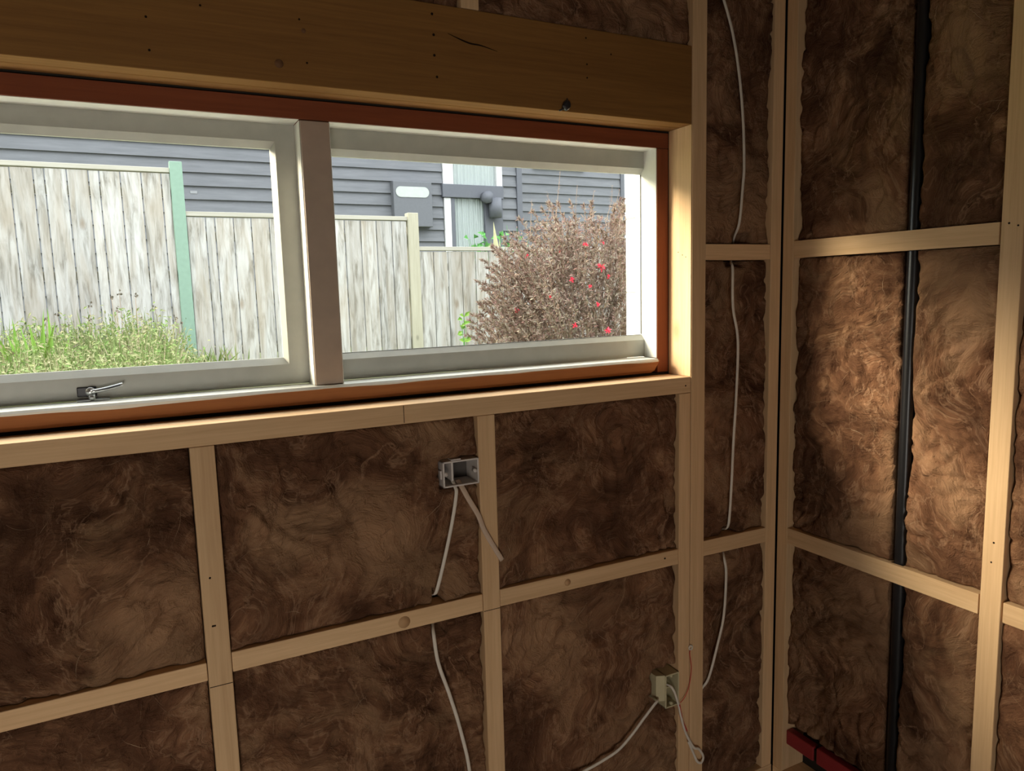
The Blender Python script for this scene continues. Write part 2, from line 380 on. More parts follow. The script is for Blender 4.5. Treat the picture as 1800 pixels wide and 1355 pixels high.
timber_obj('sill_plate', 'long pine sill plate running under the window with a bright lit top', 'sill', (-1.205, 1.2965, 0, .09, 1.2215, 1.2638), 0, holes=[(1.279, 1.241, .0022)], extra=jn)
# double lintel: two deep members with a fine gap between them
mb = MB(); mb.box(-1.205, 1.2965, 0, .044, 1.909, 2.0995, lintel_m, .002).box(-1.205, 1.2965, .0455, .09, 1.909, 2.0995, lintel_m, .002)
dots(mb, [(.059, 1.998, .0022), (.06, 1.942, .0022), (.326, 2.03, .002), (.336, 1.951, .002), (.60, 2.078, .0028), (.602, 2.037, .0028), (.602, 1.996, .0028), (.606, 1.953, .0026), (.98, 2.078, .002), (.982, 2.02, .002), (.982, 1.99, .002), (1.05, 2.05, .002), (.15, 2.03, .002)], 'y')
dots(mb, [(.333, 2.01, .0045), (.283, 1.944, .0085)], 'y', knot_m)
mb.tube(smooth_path([(.634, -.0002, 2.044), (.66, -.0002, 2.036), (.685, -.0002, 2.030), (.712, -.0002, 2.0285), (.75, -.0002, 2.021)], 5), lambda t: .0004+.0014*math.sin(t*math.pi), hole_m, 6)
tag(mb.build('lintel_beam'), 'deep dark brown lintel beam over the window with a yellow lit underside', 'beam')
timber_obj('bottom_plate', 'bottom plate at the foot of the window wall', 'plate', (XL, XR, 0, .09, .0005, .0445), 0)
timber_obj('bottom_plate', 'bottom plate at the foot of the right wall', 'plate', (XR, XR+.09, YB+.01, -.003, .0005, .0445), 1)
timber_obj('top_plate', 'top plate along the head of the window wall', 'plate', (XL, XR, 0, .09, ZT+.0005, ZC-.0005), 0)
timber_obj('top_plate', 'top plate along the head of the right wall', 'plate', (XR, XR+.09, YB+.01, -.003, ZT+.0005, ZC-.0005), 1)
G2 = 'horizontal noggings of the window wall'
def nog(x0, x1, z0, z1, label, tilt=0, holes=(), knots=()):
    mb = MB(); mb.box(x0, x1, .001, .046, z0, z1, pine[0], .002); dots(mb, holes, 'y')
    for (a, b_, r_) in knots: mb.cyl((a, .0014, b_), (0, -1, 0), r_, .0008, knotl_m, 14)
    o = mb.build('nogging'); o.rotation_euler.y = tilt; tag(o, label, 'nogging', G2); return o
nog(-.487, .069, .747, .785, 'pine nogging left of the leftmost stud, at the lower left edge', -.006)
nog(-1.204, -.534, .750, .785, 'nogging at the far left end of the window wall')
nog(.116, .672, .7545, .7965, 'pine nogging between the two studs under the left half of the window', knots=[(.478, .774, .014)])
o = nog(.718, 1.257, .7545, .797, 'pine nogging under the right half of the window, ending at the short stud', .004, holes=[(1.21, .78, .0025)], knots=[(.905, .776, .009)])
nog(1.345, 1.579, .757, .801, 'short lower nogging in the narrow bay by the corner', .010)
nog(1.345, 1.579, 1.569, 1.611, 'short upper nogging in the narrow bay by the corner')
G3 = 'horizontal noggings of the right wall'
def nogr(y0, y1, z0, z1, label):
    mb = MB()
    if y0 < -.3745 < y1:   # notched at the back to clear the pipe
        bx = [(XR+.001, y0), (XR+.001, y1), (XR+.046, y1), (XR+.046, -.357), (XR+.0115, -.357), (XR+.0115, -.392), (XR+.046, -.392), (XR+.046, y0)]
        mb.prism(bx, z0, z1, 'z', pine[1])
    else: mb.box(XR+.001, XR+.046, y0, y1, z0, z1, pine[1], .002)
    o = mb.build('nogging'); tag(o, label, 'nogging', G3)
nogr(-.5805, -.041, 1.571, 1.617, 'upper nogging of the right wall crossing the black pipe')
nogr(-.5805, -.041, .757, .803, 'lower nogging of the right wall, half in light, crossing the black pipe')
nogr(-1.183, -.6325, .757, .803, 'lower nogging at the right picture edge, right of the bright stud')
nogr(-1.183, -.6325, 1.571, 1.617, 'upper nogging at the right picture edge, right of the bright stud')

# ============================================================ INSULATION
rnd = random.Random(5)
def batt(label, axis, a0, a1, z0, z1, seed, group, amp=.018, base=.013, nst=350, dents=(), res=.0065):
    """glass-wool segment: lumpy front, rounded edges, closed back.  axis 'x' = window wall, 'y' = right wall"""
    W, H = abs(a1-a0), z1-z0
    nu, nv = max(4, int(W/res)), max(4, int(H/res))
    def P(u, v, d):   # u,v in metres from the lower left corner seen from the room; d = depth into the wall
        return Vector((a0+u, d, z0+v)) if axis == 'x' else Vector((XR+d, a0-u, z0+v))
    def depth(u, v):
        q = Vector((u*1.0+seed*7.3, v*1.0, seed*3.1))
        w1 = noise.noise_vector(q*3.0)*.12
        qq = q+w1
        n1 = noise.noise(qq*6.0); n2 = 1-abs(noise.noise(qq*11.0))*2; n3 = 1-abs(noise.noise(qq*26.0))*2; n4 = noise.noise(qq*60)
        n5 = abs(noise.noise(qq*17.0+Vector((9, 2, 5)))); d = base-amp*(.70*n1+.25*n2+.20*n3+.12*n4-.55*(1-min(1, n5*5))+.12)
        e = min(u, W-u, v, H-v); k = .013*(1+.8*noise.noise(q*14))
        if e < k: d += (1-e/k)**2*.005
        for (du0, du1, dv0, dv1, dd) in dents:
            if du0 < a0+(u if axis == 'x' else -u) < du1 and dv0 < z0+v < dv1: d = max(d, dd)
        return max(d, -.010)
    bm = bmesh.new(); grid = []
    for j in range(nv+1):
        row = []
        for i in range(nu+1):
            u, v = W*i/nu, H*j/nv; row.append(bm.verts.new(P(u, v, depth(u, v))))
        grid.append(row)
    for j in range(nv):
        for i in range(nu):
            f = bm.faces.new((grid[j][i], grid[j][i+1], grid[j+1][i+1], grid[j+1][i])); f.smooth = True
    bk = [bm.verts.new(P(u, v, .088)) for u, v in ((0, 0), (W, 0), (W, H), (0, H))]
    bm.faces.new((bk[0], bk[3], bk[2], bk[1]))
    rim = [grid[0][:], [r[-1] for r in grid], grid[-1][::-1], [r[0] for r in grid][::-1]]
    for k in range(4):
        bm.faces.new(rim[k][::-1]+[bk[k], bk[(k+1) % 4]])
    bmesh.ops.recalc_face_normals(bm, faces=bm.faces)
    me = bpy.data.meshes.new('insulation_batt'); bm.to_mesh(me); bm.free(); me.materials.append(batt_m)
    o = link('insulation_batt', me); tag(o, label, 'insulation', group)
    # loose fibres combed over the face
    rg = random.Random(seed*11+3); verts = []; faces = []; mi = []
    for s in range(int(W*H*nst)):
        u, v = rg.uniform(.004, W-.004), rg.uniform(.004, H-.004)
        n = rg.randint(5, 13); step = rg.uniform(.003, .008); rr = rg.uniform(.00014, .00034); pts = []
        off = rg.random()*.5
        dirsign = rg.choice((-1, 1))
        for k in range(n):
            if not (.002 < u < W-.002 and .002 < v < H-.002): break
            th = 2.6*math.pi*noise.noise(Vector((u*2.6+seed*5, v*2.6, seed)))+off+1.4*noise.noise(Vector((u*14, v*14, seed+s*.05)))
            pts.append(P(u, v, depth(u, v)-.0009-.004*abs(math.sin(k*.7+s))*rg.random()))
            u += math.cos(th)*step*dirsign; v += math.sin(th)*step*dirsign
        if len(pts) < 4: continue
        m_ = rg.choices((0, 1, 2), (6, 1, 3))[0]; b0 = len(verts); L_ = len(pts)
        for k, p in enumerate(pts):
            d = (pts[min(k+1, L_-1)]-pts[max(k-1, 0)]); d.normalize()
            nrm = Vector((0, -1, 0)) if axis == 'x' else Vector((-1, 0, 0)); sd = d.cross(nrm)*rr*(1.1-abs(2*k/(L_-1)-1))
            verts += [p+sd, p-sd, p+nrm*rr]
            if k:
                q = b0+(k-1)*3
                faces += [(q, q+3, q+5, q+2), (q+2, q+5, q+4, q+1)]; mi += [m_, m_]
    fm = bpy.data.meshes.new('loose_fibres'); fm.from_pydata([tuple(x) for x in verts], [], faces)
    for m in (fibre_m, fibre_l, fibre_d): fm.materials.append(m)
    for i, f in enumerate(fm.polygons): f.material_index = mi[i]; f.use_smooth = True
    fo = link('loose_fibres', fm, o); fo['kind'] = 'stuff'; fo['label'] = 'paler loose fibres on the face of the batt'
    return o
GW, GR = 'brown insulation batts of the window wall', 'brown insulation batts of the right wall'
cA1 = (.548, .576, .795, .835, .074); cA2 = (.545, .576, .725, .760, .074); cD1 = (1.418, 1.478, .80, .832, .074); cD2 = (1.415, 1.478, .73, .76, .074); cD3 = (1.430, 1.508, 1.548, 1.57, .072); cD4 = (1.448, 1.512, 1.61, 1.640, .072)
bx1 = (.579, .6725, 1.060, 1.133, .068); bx2 = (1.176, 1.2575, .33, .465, .06)
batt('insulation batt far left under the sill, above its nogging', 'x', -1.203, -.535, .787, 1.219, 31, GW, nst=150, res=.010)
batt('insulation batt far left at the foot of the wall', 'x', -1.203, -.535, .05, .745, 32, GW, nst=150, res=.010)
batt('brown insulation batt left of the leftmost stud, above the nogging', 'x', -.486, .068, .787, 1.219, 1, GW)
batt('brown insulation batt left of the leftmost stud, in the bottom left corner', 'x', -.486, .068, .05, .745, 2, GW)
batt('brown insulation batt behind the grey socket box, above the nogging', 'x', .117, .671, .7985, 1.219, 3, GW, dents=[bx1, cA1])
batt('brown insulation batt with the lower white cable hanging in front, between two studs', 'x', .117, .671, .05, .7525, 4, GW, dents=[cA2])
batt('brown insulation batt under the right half of the window, above the nogging', 'x', .719, 1.256, .799, 1.219, 6, GW)
batt('brown insulation batt behind the cream socket box, below the nogging', 'x', .719, 1.256, .05, .7525, 7, GW, dents=[bx2])
batt('tall dark insulation batt in the narrow bay between its two noggings', 'x', 1.346, 1.578, .803, 1.567, 8, GW, dents=[cD1, cD3])
batt('dark insulation batt at the top of the narrow bay by the corner', 'x', 1.346, 1.578, 1.613, ZT-.002, 9, GW, dents=[cD4])
batt('dark insulation batt at the bottom of the narrow bay by the corner', 'x', 1.346, 1.578, .05, .755, 10, GW, dents=[cD2])
batt('very dark insulation batt above the right half of the lintel beam', 'x', .711, 1.295, 2.102, ZT-.002, 11, GW)
batt('very dark insulation batt above the lintel beam, left of the short brown stud', 'x', .10, .665, 2.102, ZT-.002, 12, GW, nst=300, res=.012)
ya, yp0, yp1, yb = -.0415, -.352, -.3975, -.5825
batt('brown insulation batt at the top of the right wall between corner and black pipe', 'y', ya, yp0, 1.619, ZT-.002, 21, GR, base=.022)
batt('sunlit golden insulation batt of the right wall, left of the black pipe', 'y', ya, yp0, .805, 1.569, 22, GR, base=.022)
batt('dark insulation batt at the bottom of the right wall, left of the black pipe', 'y', ya, yp0, .193, .755, 23, GR, base=.022)
batt('narrow insulation batt at the top right, between black pipe and bright stud', 'y', yp1, yb, 1.619, ZT-.002, 24, GR, amp=.016)
batt('narrow sunlit insulation batt between black pipe and bright stud, between the noggings', 'y', yp1, yb, .805, 1.569, 25, GR, amp=.018)
batt('narrow insulation batt between black pipe and bright stud, below the lower nogging', 'y', yp1, yb, .193, .755, 26, GR, amp=.018)
batt('insulation batt at the right picture edge between the noggings', 'y', -.631, -1.182, .805, 1.569, 27, GR, amp=.016, res=.009)
batt('insulation batt at the right picture edge below the lower nogging', 'y', -.631, -1.182, .05, .755, 28, GR, amp=.016, res=.009)
batt('insulation batt in the top right corner right of the bright stud', 'y', -.631, -1.182, 1.619, ZT-.002, 29, GR, nst=300, res=.012)

# ============================================================ WINDOW
win = empty('window_1', (.05, .14, 1.271)); win['kind'] = 'structure'; win['label'] = 'long timber window with two painted lights divided by a taupe mullion'; win['category'] = 'window'
FX0, FX1 = -1.16, 1.2945     # frame outside
IX1 = 1.2565; IZ0, IZ1 = 1.309, 1.8645
# outer frame: red primed faces, painted rebates
MB().box(FX0, FX1, .09, .15, IZ1+.001, 1.9045, red_m, .001).build('frame_head', win)['label'] = 'dark red primed head of the frame'
MB().box(IX1+.001, FX1, .0905, .15, 1.2705, IZ1, red_v, .001).build('frame_jamb', win)['label'] = 'dark red primed right jamb'
MB().box(FX0, FX0+.038, .0905, .15, 1.2705, IZ1, red_v, .001).build('frame_jamb', win)['label'] = 'dark red primed left jamb'
# sill: nosing with a bevelled right end standing proud of the jamb
mb = MB(); t = bmesh.new()
prof = [(.078, 1.279), (.0765, 1.304), (.080, 1.3085), (.150, 1.3095), (.150, 1.2715), (.086, 1.2715)]
ra = [t.verts.new((FX0+.01, p, q)) for p, q in prof]
endx = [1.238, 1.2545, 1.252, 1.2555, 1.2555, 1.232]
rb = [t.verts.new((ex, p, q)) for (p, q), ex in zip(prof, endx)]
for i in range(6): t.faces.new((ra[i], ra[(i+1) % 6], rb[(i+1) % 6], rb[i]))
t.faces.new(ra); t.faces.new(rb[::-1]); bmesh.ops.recalc_face_normals(t, faces=t.faces); mb.merge(t, sill_m)
mb.build('window_sill', win)['label'] = 'orange-brown sill nosing'
# ragged white paint line left along sill and rebates
def paint(name, b, label):
    o = MB().box(*b, white_m, .0008).build(name, win); o['label'] = label; return o
paint('painted_rebate', (FX0+.038, .3325, .0925, .150, IZ1-.0005, IZ1+.0012), 'cream painted underside of the head, left light')
paint('painted_rebate', (.3955, IX1, .0925, .150, IZ1-.0005, IZ1+.0012), 'cream painted underside of the head, right light')
mb = MB(); t = bmesh.new(); n = 120; top = []; bot = []; rg = random.Random(4)
for i in range(n+1):
    x = -1.1+i*(1.250+1.1)/n
    drip = .0012+.0022*max(0, noise.noise(Vector((x*7, 0, 2))))*2+(.0045*max(0, 1-abs(x+.02)/.25))
    if .33 < x < .40: drip = .0006
    top.append((x, drip))
for i in range(n):
    (x0, d0), (x1, d1) = top[i], top[i+1]
    a = [t.verts.new(c) for c in ((x0, .0762, 1.304-d0), (x1, .0762, 1.304-d1), (x1, .0762, 1.3045), (x0, .0762, 1.3045))]; t.faces.new(a)
    a = [t.verts.new(c) for c in ((x0, .0762, 1.3045), (x1, .0762, 1.3045), (x1, .0798, 1.3092), (x0, .0798, 1.3092))]; t.faces.new(a)
    a = [t.verts.new(c) for c in ((x0, .0798, 1.3092), (x1, .0798, 1.3092), (x1, .150, 1.3102), (x0, .150, 1.3102))]; t.faces.new(a)
bmesh.ops.remove_doubles(t, verts=t.verts, dist=1e-6); mb.merge(t, white_m); mb.build('paint_line', win)['label'] = 'ragged cream paint along the sill top'
paint('painted_rebate', (IX1-.001, IX1+.0015, .0925, .185, IZ0+.001, IZ1), 'cream painted face of the right jamb')
MB().box(.3345, .3945, .0905, .166, IZ0+.001, 1.8635, mull_m, .0015).build('mullion', win)['label'] = 'taupe painted mullion between the two lights'
paint('painted_rebate', (.3325, .3342, .0935, .166, IZ0+.001, 1.863), 'cream painted left edge of the mullion')
paint('painted_rebate', (.3948, .3962, .0915, .166, IZ0+.001, 1.863), 'cream painted right edge of the mullion')

def rail_x(mb, x0, x1, zin, zout, m, up):
    """horizontal rail whose glass side is chamfered; zin = glass line, zout = outer edge"""
    s = 1 if zout > zin else -1; zc = zin+s*.014
    mb.prism([(.1455, zout), (.1455, zc), (.160, zin), (.166, zin), (.166, zout)], x0, x1, 'x', m)
def rail_z(mb, xin, xout, z0, z1, m):
    s = 1 if xout > xin else -1; xc = xin+s*.009
    mb.prism([(xout, .1455), (xc, .1455), (xin, .160), (xin, .166), (xout, .166)], z0, z1, 'z', m)
# left opening sash
def framed(name, x0, x1, z0, z1, top, bottom, left, right, label):
    s = MB()
    gx0, gx1, gz0, gz1 = x0+left, x1-right, z0+bottom, z1-top
    xa, xb = (gx0-.009 if left else x0), (gx1+.009 if right else x1)
    rail_x(s, xa, xb, gz1, z1, sash_m, 1); rail_x(s, xa, xb, gz0, z0, sash_m, 0)
    if left: rail_z(s, gx0, x0, z0, z1, sash_m)
    if right: rail_z(s, gx1, x1, z0, z1, sash_m)
    o = s.build(name, win); o['label'] = label
    p = MB().box(gx0-.004, gx1+.004, .1605, .1645, gz0-.004, gz1+.004, glass_m, 0).build('pane', o)
    return o
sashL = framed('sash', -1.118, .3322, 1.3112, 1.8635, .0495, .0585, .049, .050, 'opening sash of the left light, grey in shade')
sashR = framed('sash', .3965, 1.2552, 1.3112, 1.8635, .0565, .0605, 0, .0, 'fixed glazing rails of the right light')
MB().box(1.2540, 1.2558, .1580, .1605, 1.373, 1.806, darkmetal_m, 0).build('glazing_gasket', win)['label'] = 'thin dark line beside the right glass edge'
MB().box(.398, 1.2535, .1592, .1608, 1.3705, 1.3720, darkmetal_m, 0).build('glazing_gasket', win)['label'] = 'thin dark line under the right glass'
# casement fastener on the bottom rail of the left sash
mb = MB(); mb.box(-.114, -.080, .141, .1458, 1.3185, 1.3375, darkmetal_m, .002); mb.box(-.115, -.058, .128, .1458, 1.3105, 1.3140, metal_m, .001)
hd = mb.build('fastener_plate', sashL); hd['label'] = 'dark base plate of the window fastener'
mb = MB(); mb.cyl((-.0905, .141, 1.3285), (0, -1, 0), .0085, .012, metal_m).cyl((-.0885, .133, 1.3225), (0, 0, -1), .006, .011, metal_m)
mb.tube(smooth_path([(-.089, .127, 1.329), (-.065, .125, 1.3325), (-.034, .124, 1.3395)], 5), lambda t: .0042-.0006*t, metal_m, 8, .7)
mb.tube([(-.083, .1225, 1.3307), (-.060, .1210, 1.3340), (-.038, .1205, 1.3390)], .0016, darkmetal_m, 6)
mb.build('fastener_lever', sashL)['label'] = 'shiny silver lever pointing right'

# dark spiky clip at the lintel edge
mb = MB(); mb.tube(smooth_path([(.925, -.006, 1.930), (.920, -.009, 1.921), (.912, -.010, 1.913)], 4), lambda t: .004+.006*math.sin(.4+t*2.2), darkmetal_m, 9, .7)
mb.tube([(.914, -.008, 1.914), (.902, -.004, 1.9085)], .0018, darkmetal_m, 6).tube([(.923, -.006, 1.928), (.926, -.001, 1.938)], .0016, darkmetal_m, 6)
tag(mb.build('moth'), 'small black moth-like speck clinging to the lower edge of the lintel beam', 'insect')

# ============================================================ ELECTRICS
def flush_box(name, x0, x1, z0, z1, depth, m, md, label, cat, div):
    r = empty(name, ((x0+x1)/2, .03, z0)); tag(r, label, cat)
    t = .004; y0 = -.004
    s = MB(); s.box(x0, x1, y0, depth, z1-t, z1, m, .0012).box(x0, x1, y0, depth, z0, z0+t, m, .0012).box(x0, x0+t, y0, depth, z0, z1, m, .0012).box(x1-t, x1, y0, depth, z0, z1, m, .0012)
    s.build('box_wall', r)
    MB().box(x0+t, x1-t, depth-.003, depth-.0005, z0+t, z1-t, md, .0005).build('box_back', r)
    s = MB()
    if div: s.box(x0+.024, x0+.029, .006, depth-.003, z0+.012, z1-t, m, .0008)
    else: s.box(x0+t, x1-t, .02, depth-.003, (z0+z1)/2-.006, (z0+z1)/2-.003, m, .0008)
    s.build('partition', r)
    for (a, b) in ((x0+.008, (z0+z1)/2), (x1-.008, (z0+z1)/2)) if div else (((x0+x1)/2, z0+.008), ((x0+x1)/2, z1-.008)):
        MB().cyl((a, .010, b), (0, -1, 0), .0045, .012, m, 12).build('screw_lug', r)
    return r
b1 = flush_box('socket_box', .583, .6715, 1.066, 1.126, .062, box_m, boxd_m, 'grey-white rectangular socket box mounted on the left side of a stud', 'socket box', True)
s = MB().box(.604, .628, -.002, .02, 1.1262, 1.1295, box_m, .001).build('fixing_tab', b1); MB().box(.5795, .5828, .004, .02, 1.085, 1.105, box_m, .001).build('fixing_tab', b1)
b2 = flush_box('socket_box', 1.209, 1.2570, .349, .446, .050, cream_m, creamd_m, 'cream upright socket box fixed beside the short stud near the bottom', 'socket box', False)
s = MB(); s.prism([(1.2085, -.002), (1.186, .008), (1.186, .050), (1.2085, .052)], .372, .446, 'z', cream_m).build('side_wing', b2)
def cable(name, pts, r, label, m=cable_m, cat='cable', flat=.62, group=None, seg=10, extra=None):
    mb = MB(); mb.tube(smooth_path(pts, 7), r, m, seg, flat)
    if extra: extra(mb)
    o = mb.build(name); tag(o, label, cat, group); return o
cable('electric_cable', [(.613, .03, 1.085), (.612, .000, 1.0655), (.611, -.008, 1.050), (.598, -.011, .991), (.578, -.011, .915), (.555, -.010, .838), (.555, .015, .818), (.566, .062, .800), (.565, .064, .756), (.552, .02, .745), (.543, -.009, .728), (.550, -.012, .663), (.574, -.012, .58), (.597, -.012, .488), (.617, -.012, .373), (.625, -.010, .20), (.627, -.01, .06)], .0044,
      'white cable hanging from the grey socket box and passing behind the nogging')
cable('cable_offcut', [(.626, .02, 1.075), (.628, -.003, 1.0625), (.640, -.010, 1.035), (.662, -.011, .994), (.677, -.0075, .956), (.700, -.0065, .912), (.7205, -.010, .874)], .0062,
      'flat buff cable tail slanting from the grey socket box across the stud', m=plain('buff_cable_sheath', (.56, .42, .32), .6), flat=.3)
cable('electric_cable', [(1.232, .03, .377), (1.205, .02, .374), (1.180, -.006, .383), (1.166, -.011, .380), (1.127, -.012, .349), (1.089, -.012, .316), (1.043, -.012, .286), (.979, -.012, .270), (.93, -.012, .262), (.86, -.011, .245), (.80, -.01, .20)], .0044,
      'white cable curving down to the left from the cream socket box')
cable('electric_cable', [(1.385, .015, 2.28), (1.395, -.004, 2.222), (1.425, -.006, 2.143), (1.448, -.006, 2.048), (1.464, -.006, 1.934), (1.470, -.006, 1.818), (1.467, -.005, 1.759), (1.458, -.004, 1.669), (1.466, .022, 1.632), (1.498, .062, 1.612), (1.494, .064, 1.570), (1.452, .02, 1.560), (1.432, -.008, 1.545), (1.432, -.011, 1.443), (1.450, -.012, 1.35), (1.446, -.012, 1.193), (1.438, -.012, 1.067), (1.433, -.012, .955), (1.424, -.012, .842), (1.436, .02, .818), (1.466, .062, .80), (1.464, .062, .758), (1.434, .02, .750), (1.414, -.008, .738), (1.418, -.011, .694), (1.411, -.011, .578), (1.391, -.010, .498), (1.363, -.006, .403), (1.349, .004, .37), (1.348, .03, .33)], .0043,
      'long white cable running down the narrow bay by the corner')
# grommet and red wire on the stud
mb = MB()
ringp = [(1.297+.0055*math.cos(a*math.pi/8), -.004, .506+.0062*math.sin(a*math.pi/8)) for a in range(17)]
mb.tube(ringp, .0024, cable_m, 8, 1); tag(mb.build('wire_ring'), 'small white ring on the stud at the top of the red wire', 'ring')
cable('red_wire', [(1.296, -.0045, .500), (1.292, -.006, .49), (1.298, -.006, .446), (1.290, -.007, .398), (1.274, -.008, .369), (1.256, -.010, .357)], .0011, 'thin red wire hanging from the small white ring to the cream box', m=redwire_m, cat='wire', flat=1, seg=7)
def sleeve(mb):
    mb.tube(smooth_path([(1.249, -.0125, .356), (1.254, -.013, .33), (1.262, -.013, .30), (1.276, -.0125, .268)], 4), .0036, redwire_m, 8, .8)
cable('cable_tail', [(1.225, .03, .405), (1.232, -.004, .405), (1.246, -.012, .361), (1.256, -.014, .315), (1.272, -.014, .265), (1.301, -.013, .212), (1.322, -.012, .198), (1.338, -.012, .170), (1.330, -.013, .155), (1.314, -.013, .165), (1.298, -.0135, .200), (1.282, -.0135, .235)], .0037,
      'looped white and pink cable tail hanging from the cream socket box over the stud', extra=sleeve)

# ============================================================ PIPE AND RED STRIP
mb = MB(); mb.tube([(XR+.0285, -.3745-.0008*math.sin(i), .05+i*.235) for i in range(11)], .0150, black_m, 20, 1)
tag(mb.build('drain_pipe'), 'glossy black pipe running up the right wall behind the noggings', 'pipe')
mb = MB(); mb.box(XR+.014, XR+.04, -.139, -.0415, .130, .174, redbar_m, .003); mb.box(XR+.018, XR+.04, -.150, -.139, .134, .168, hole_m, .001)
mb.box(XR+.014, XR+.04, -.583, -.150, .130, .178, redbar_m, .003)
tag(mb.build('red_strip'), 'dark red bar with a black notch at the foot of the right wall', 'bar')

# ============================================================ OUTSIDE
# own building: block wing at the right of the window, eave above
wing = empty('block_pier', (1.56, .34, 0)); tag(wing, 'bright white painted block pier outside the right end of the window', 'pier')
s = MB()
for k in range(-1, 11):
    z0 = 1.250+(k-4)*.2370
    if z0 < -.3: continue
    s.box(1.450, 1.68, .187, .498, z0+.002, z0+.235, brick_m, .003)
s.box(1.4515, 1.67, .19, .496, .31, 2.66, joint_m, 0)
s.build('blockwork', wing)
gy = lambda x, y: .30+.62*max(0, min(1, (y-.6)/4.2))-max(0, x-1)*.07*max(0, min(1, y/4)) - .25*max(0, 1-y)
bm = bmesh.new(); gr = []
for j in range(33):
    gr.append([bm.verts.new((-16+i*1.0, .19+j*.45, gy(-16+i, .19+j*.45)+.02*noise.noise(Vector((i*.7, j*.6, 1))))) for i in range(34)])
for j in range(32):
    for i in range(33): bm.faces.new((gr[j][i], gr[j][i+1], gr[j+1][i+1], gr[j+1][i])).smooth = True
me = bpy.data.meshes.new('ground'); bm.to_mesh(me); bm.free(); me.materials.append(soil_m)
g = link('ground', me); g['kind'] = 'structure'; g['label'] = 'sloping grassy ground outside'; g['category'] = 'ground'

# unseen pale path at our wall, added to bounce light onto the lintel underside
s = MB(); s.box(-3.2, 1.44, .19, 1.25, .02, .34, brick_m, .01)
o = s.build('bounce_path'); o['kind'] = 'structure'; o['label'] = 'unseen pale path below the window, added to bounce light up'; o['category'] = 'path'

# stepped paling fence
FY = 5.4
fence = empty('paling_fence', (1.4, FY, .9)); tag(fence, 'weathered grey timber paling fence stepping down to the right', 'fence')
def panel(x0, x1, ztop, zbot, seed):
    bm = bmesh.new();
    rg = random.Random(seed); x = x0; tones = []
    while x < x1-.02:
        wd = min(rg.choice((.150, .150, .148, .152, .075)), x1-x)
        t = bmesh.new(); bmesh.ops.create_cube(t, size=1); yo = rg.uniform(-.003, .003); zt = ztop-.045+rg.uniform(-.004, 0)
        for v in t.verts: v.co = Vector((x+.004+(wd-.008)*(v.co.x+.5)+ (v.co.z)*rg.uniform(-.001, .001), FY-.010+yo+.018*v.co.y, zbot+(zt-zbot)*(v.co.z+.5)))
        bmesh.ops.bevel(t, geom=t.edges[:], offset=.0025, segments=1, affect='EDGES')
        n0 = len(bm.verts); m_ = bpy.data.meshes.new('t'); t.to_mesh(m_); t.free(); bm.from_mesh(m_); bpy.data.meshes.remove(m_)
        tones += [(rg.uniform(0, 9), rg.uniform(0, 9), rg.uniform(0, 9))]*(len(bm.verts)-n0); x += wd
    me = bpy.data.meshes.new('paling_panel'); bm.to_mesh(me); bm.free(); me.materials.append(paling_m)
    at = me.attributes.new('tone', 'FLOAT_VECTOR', 'POINT')
    for i, t_ in enumerate(tones): at.data[i].vector = t_
    o = link('paling_panel', me, fence)
    s = MB()
    for zz in (zbot+.25, (zbot+ztop)/2, ztop-.2): s.box(x0, x1, FY+.005, FY+.05, zz-.035, zz+.035, postwood_m, .002)
    s.build('rear_rail', fence)
    MB().box(x0-.004, x1+.002, FY-.028, FY+.05, ztop-.038, ztop, capwood_m, .003).build('capping_rail', fence)
panel(-2.20, .348, 2.600, .84, 1); panel(.448, 2.412, 2.248, .80, 2); panel(2.520, 5.6, 1.962, .45, 3)
MB().box(.349, .447, FY-.045, FY+.05, .80, 2.653, green_m, .004).build('fence_post', fence)['label'] = 'fence post painted pale green'
MB().box(2.413, 2.519, FY-.045, FY+.05, .62, 2.283, postwood_m, .004).build('fence_post', fence)
MB().box(-2.30, -2.202, FY-.045, FY+.05, .80, 2.63, postwood_m, .004).build('fence_post', fence)
MB().box(5.6, 5.7, FY-.045, FY+.05, .3, 2.0, postwood_m, .004).build('fence_post', fence)

# neighbour's house
house = empty('neighbour_house', (4, 8.6, .6)); tag(house, 'blue-grey weatherboard house behind the fence', 'house')
HY, HY2 = 8.5, 11.8
def boards(x0, x1, y, zref, pitch, z0, z1, name, skip=()):
    s = MB(); k = math.floor((z0-zref)/pitch); z = zref+k*pitch
    while z < z1:
        segs = [(x0, x1)]
        for (a, b, c, d) in skip:
            if z+pitch > c and z < d:
                ns = []
                for p, q in segs:
                    if b <= p or a >= q: ns.append((p, q)); continue
                    if a > p: ns.append((p, a))
                    if b < q: ns.append((b, q))
                segs = ns
        for p, q in segs: s.prism([(y-.034, z), (y-.001, z+pitch+.006), (y+.03, z+pitch+.006), (y+.03, z)], p, q, 'x', wb_m)
        z += pitch
    return s.build(name, house)
boards(-7, 5.27, HY, 3.222, .163, .5, 4.9, 'weatherboard_wall', skip=[(4.05, 5.0, 1.4, 4.3)])
boards(5.36, 9.52, HY2, 1.5+.1759*13.3, .184, .2, 5.3, 'weatherboard_wall', skip=[(7.36, 8.58, 4.035, 5.1)])
MB().box(5.24, 5.33, HY-.05, HY2+.05, .5, 4.9, hdark_m, .004).build('corner_board', house)
MB().box(9.50, 9.60, HY2-.05, HY2+.05, .2, 5.3, hdark_m, .004).build('corner_board', house)
MB().box(-7, 5.25, HY+.031, HY+.12, .4, 4.9, hdark_m, 0).build('wall_core', house)
MB().box(5.36, 9.52, HY2+.031, HY2+.12, .2, 5.3, hdark_m, 0).build('wall_core', house)
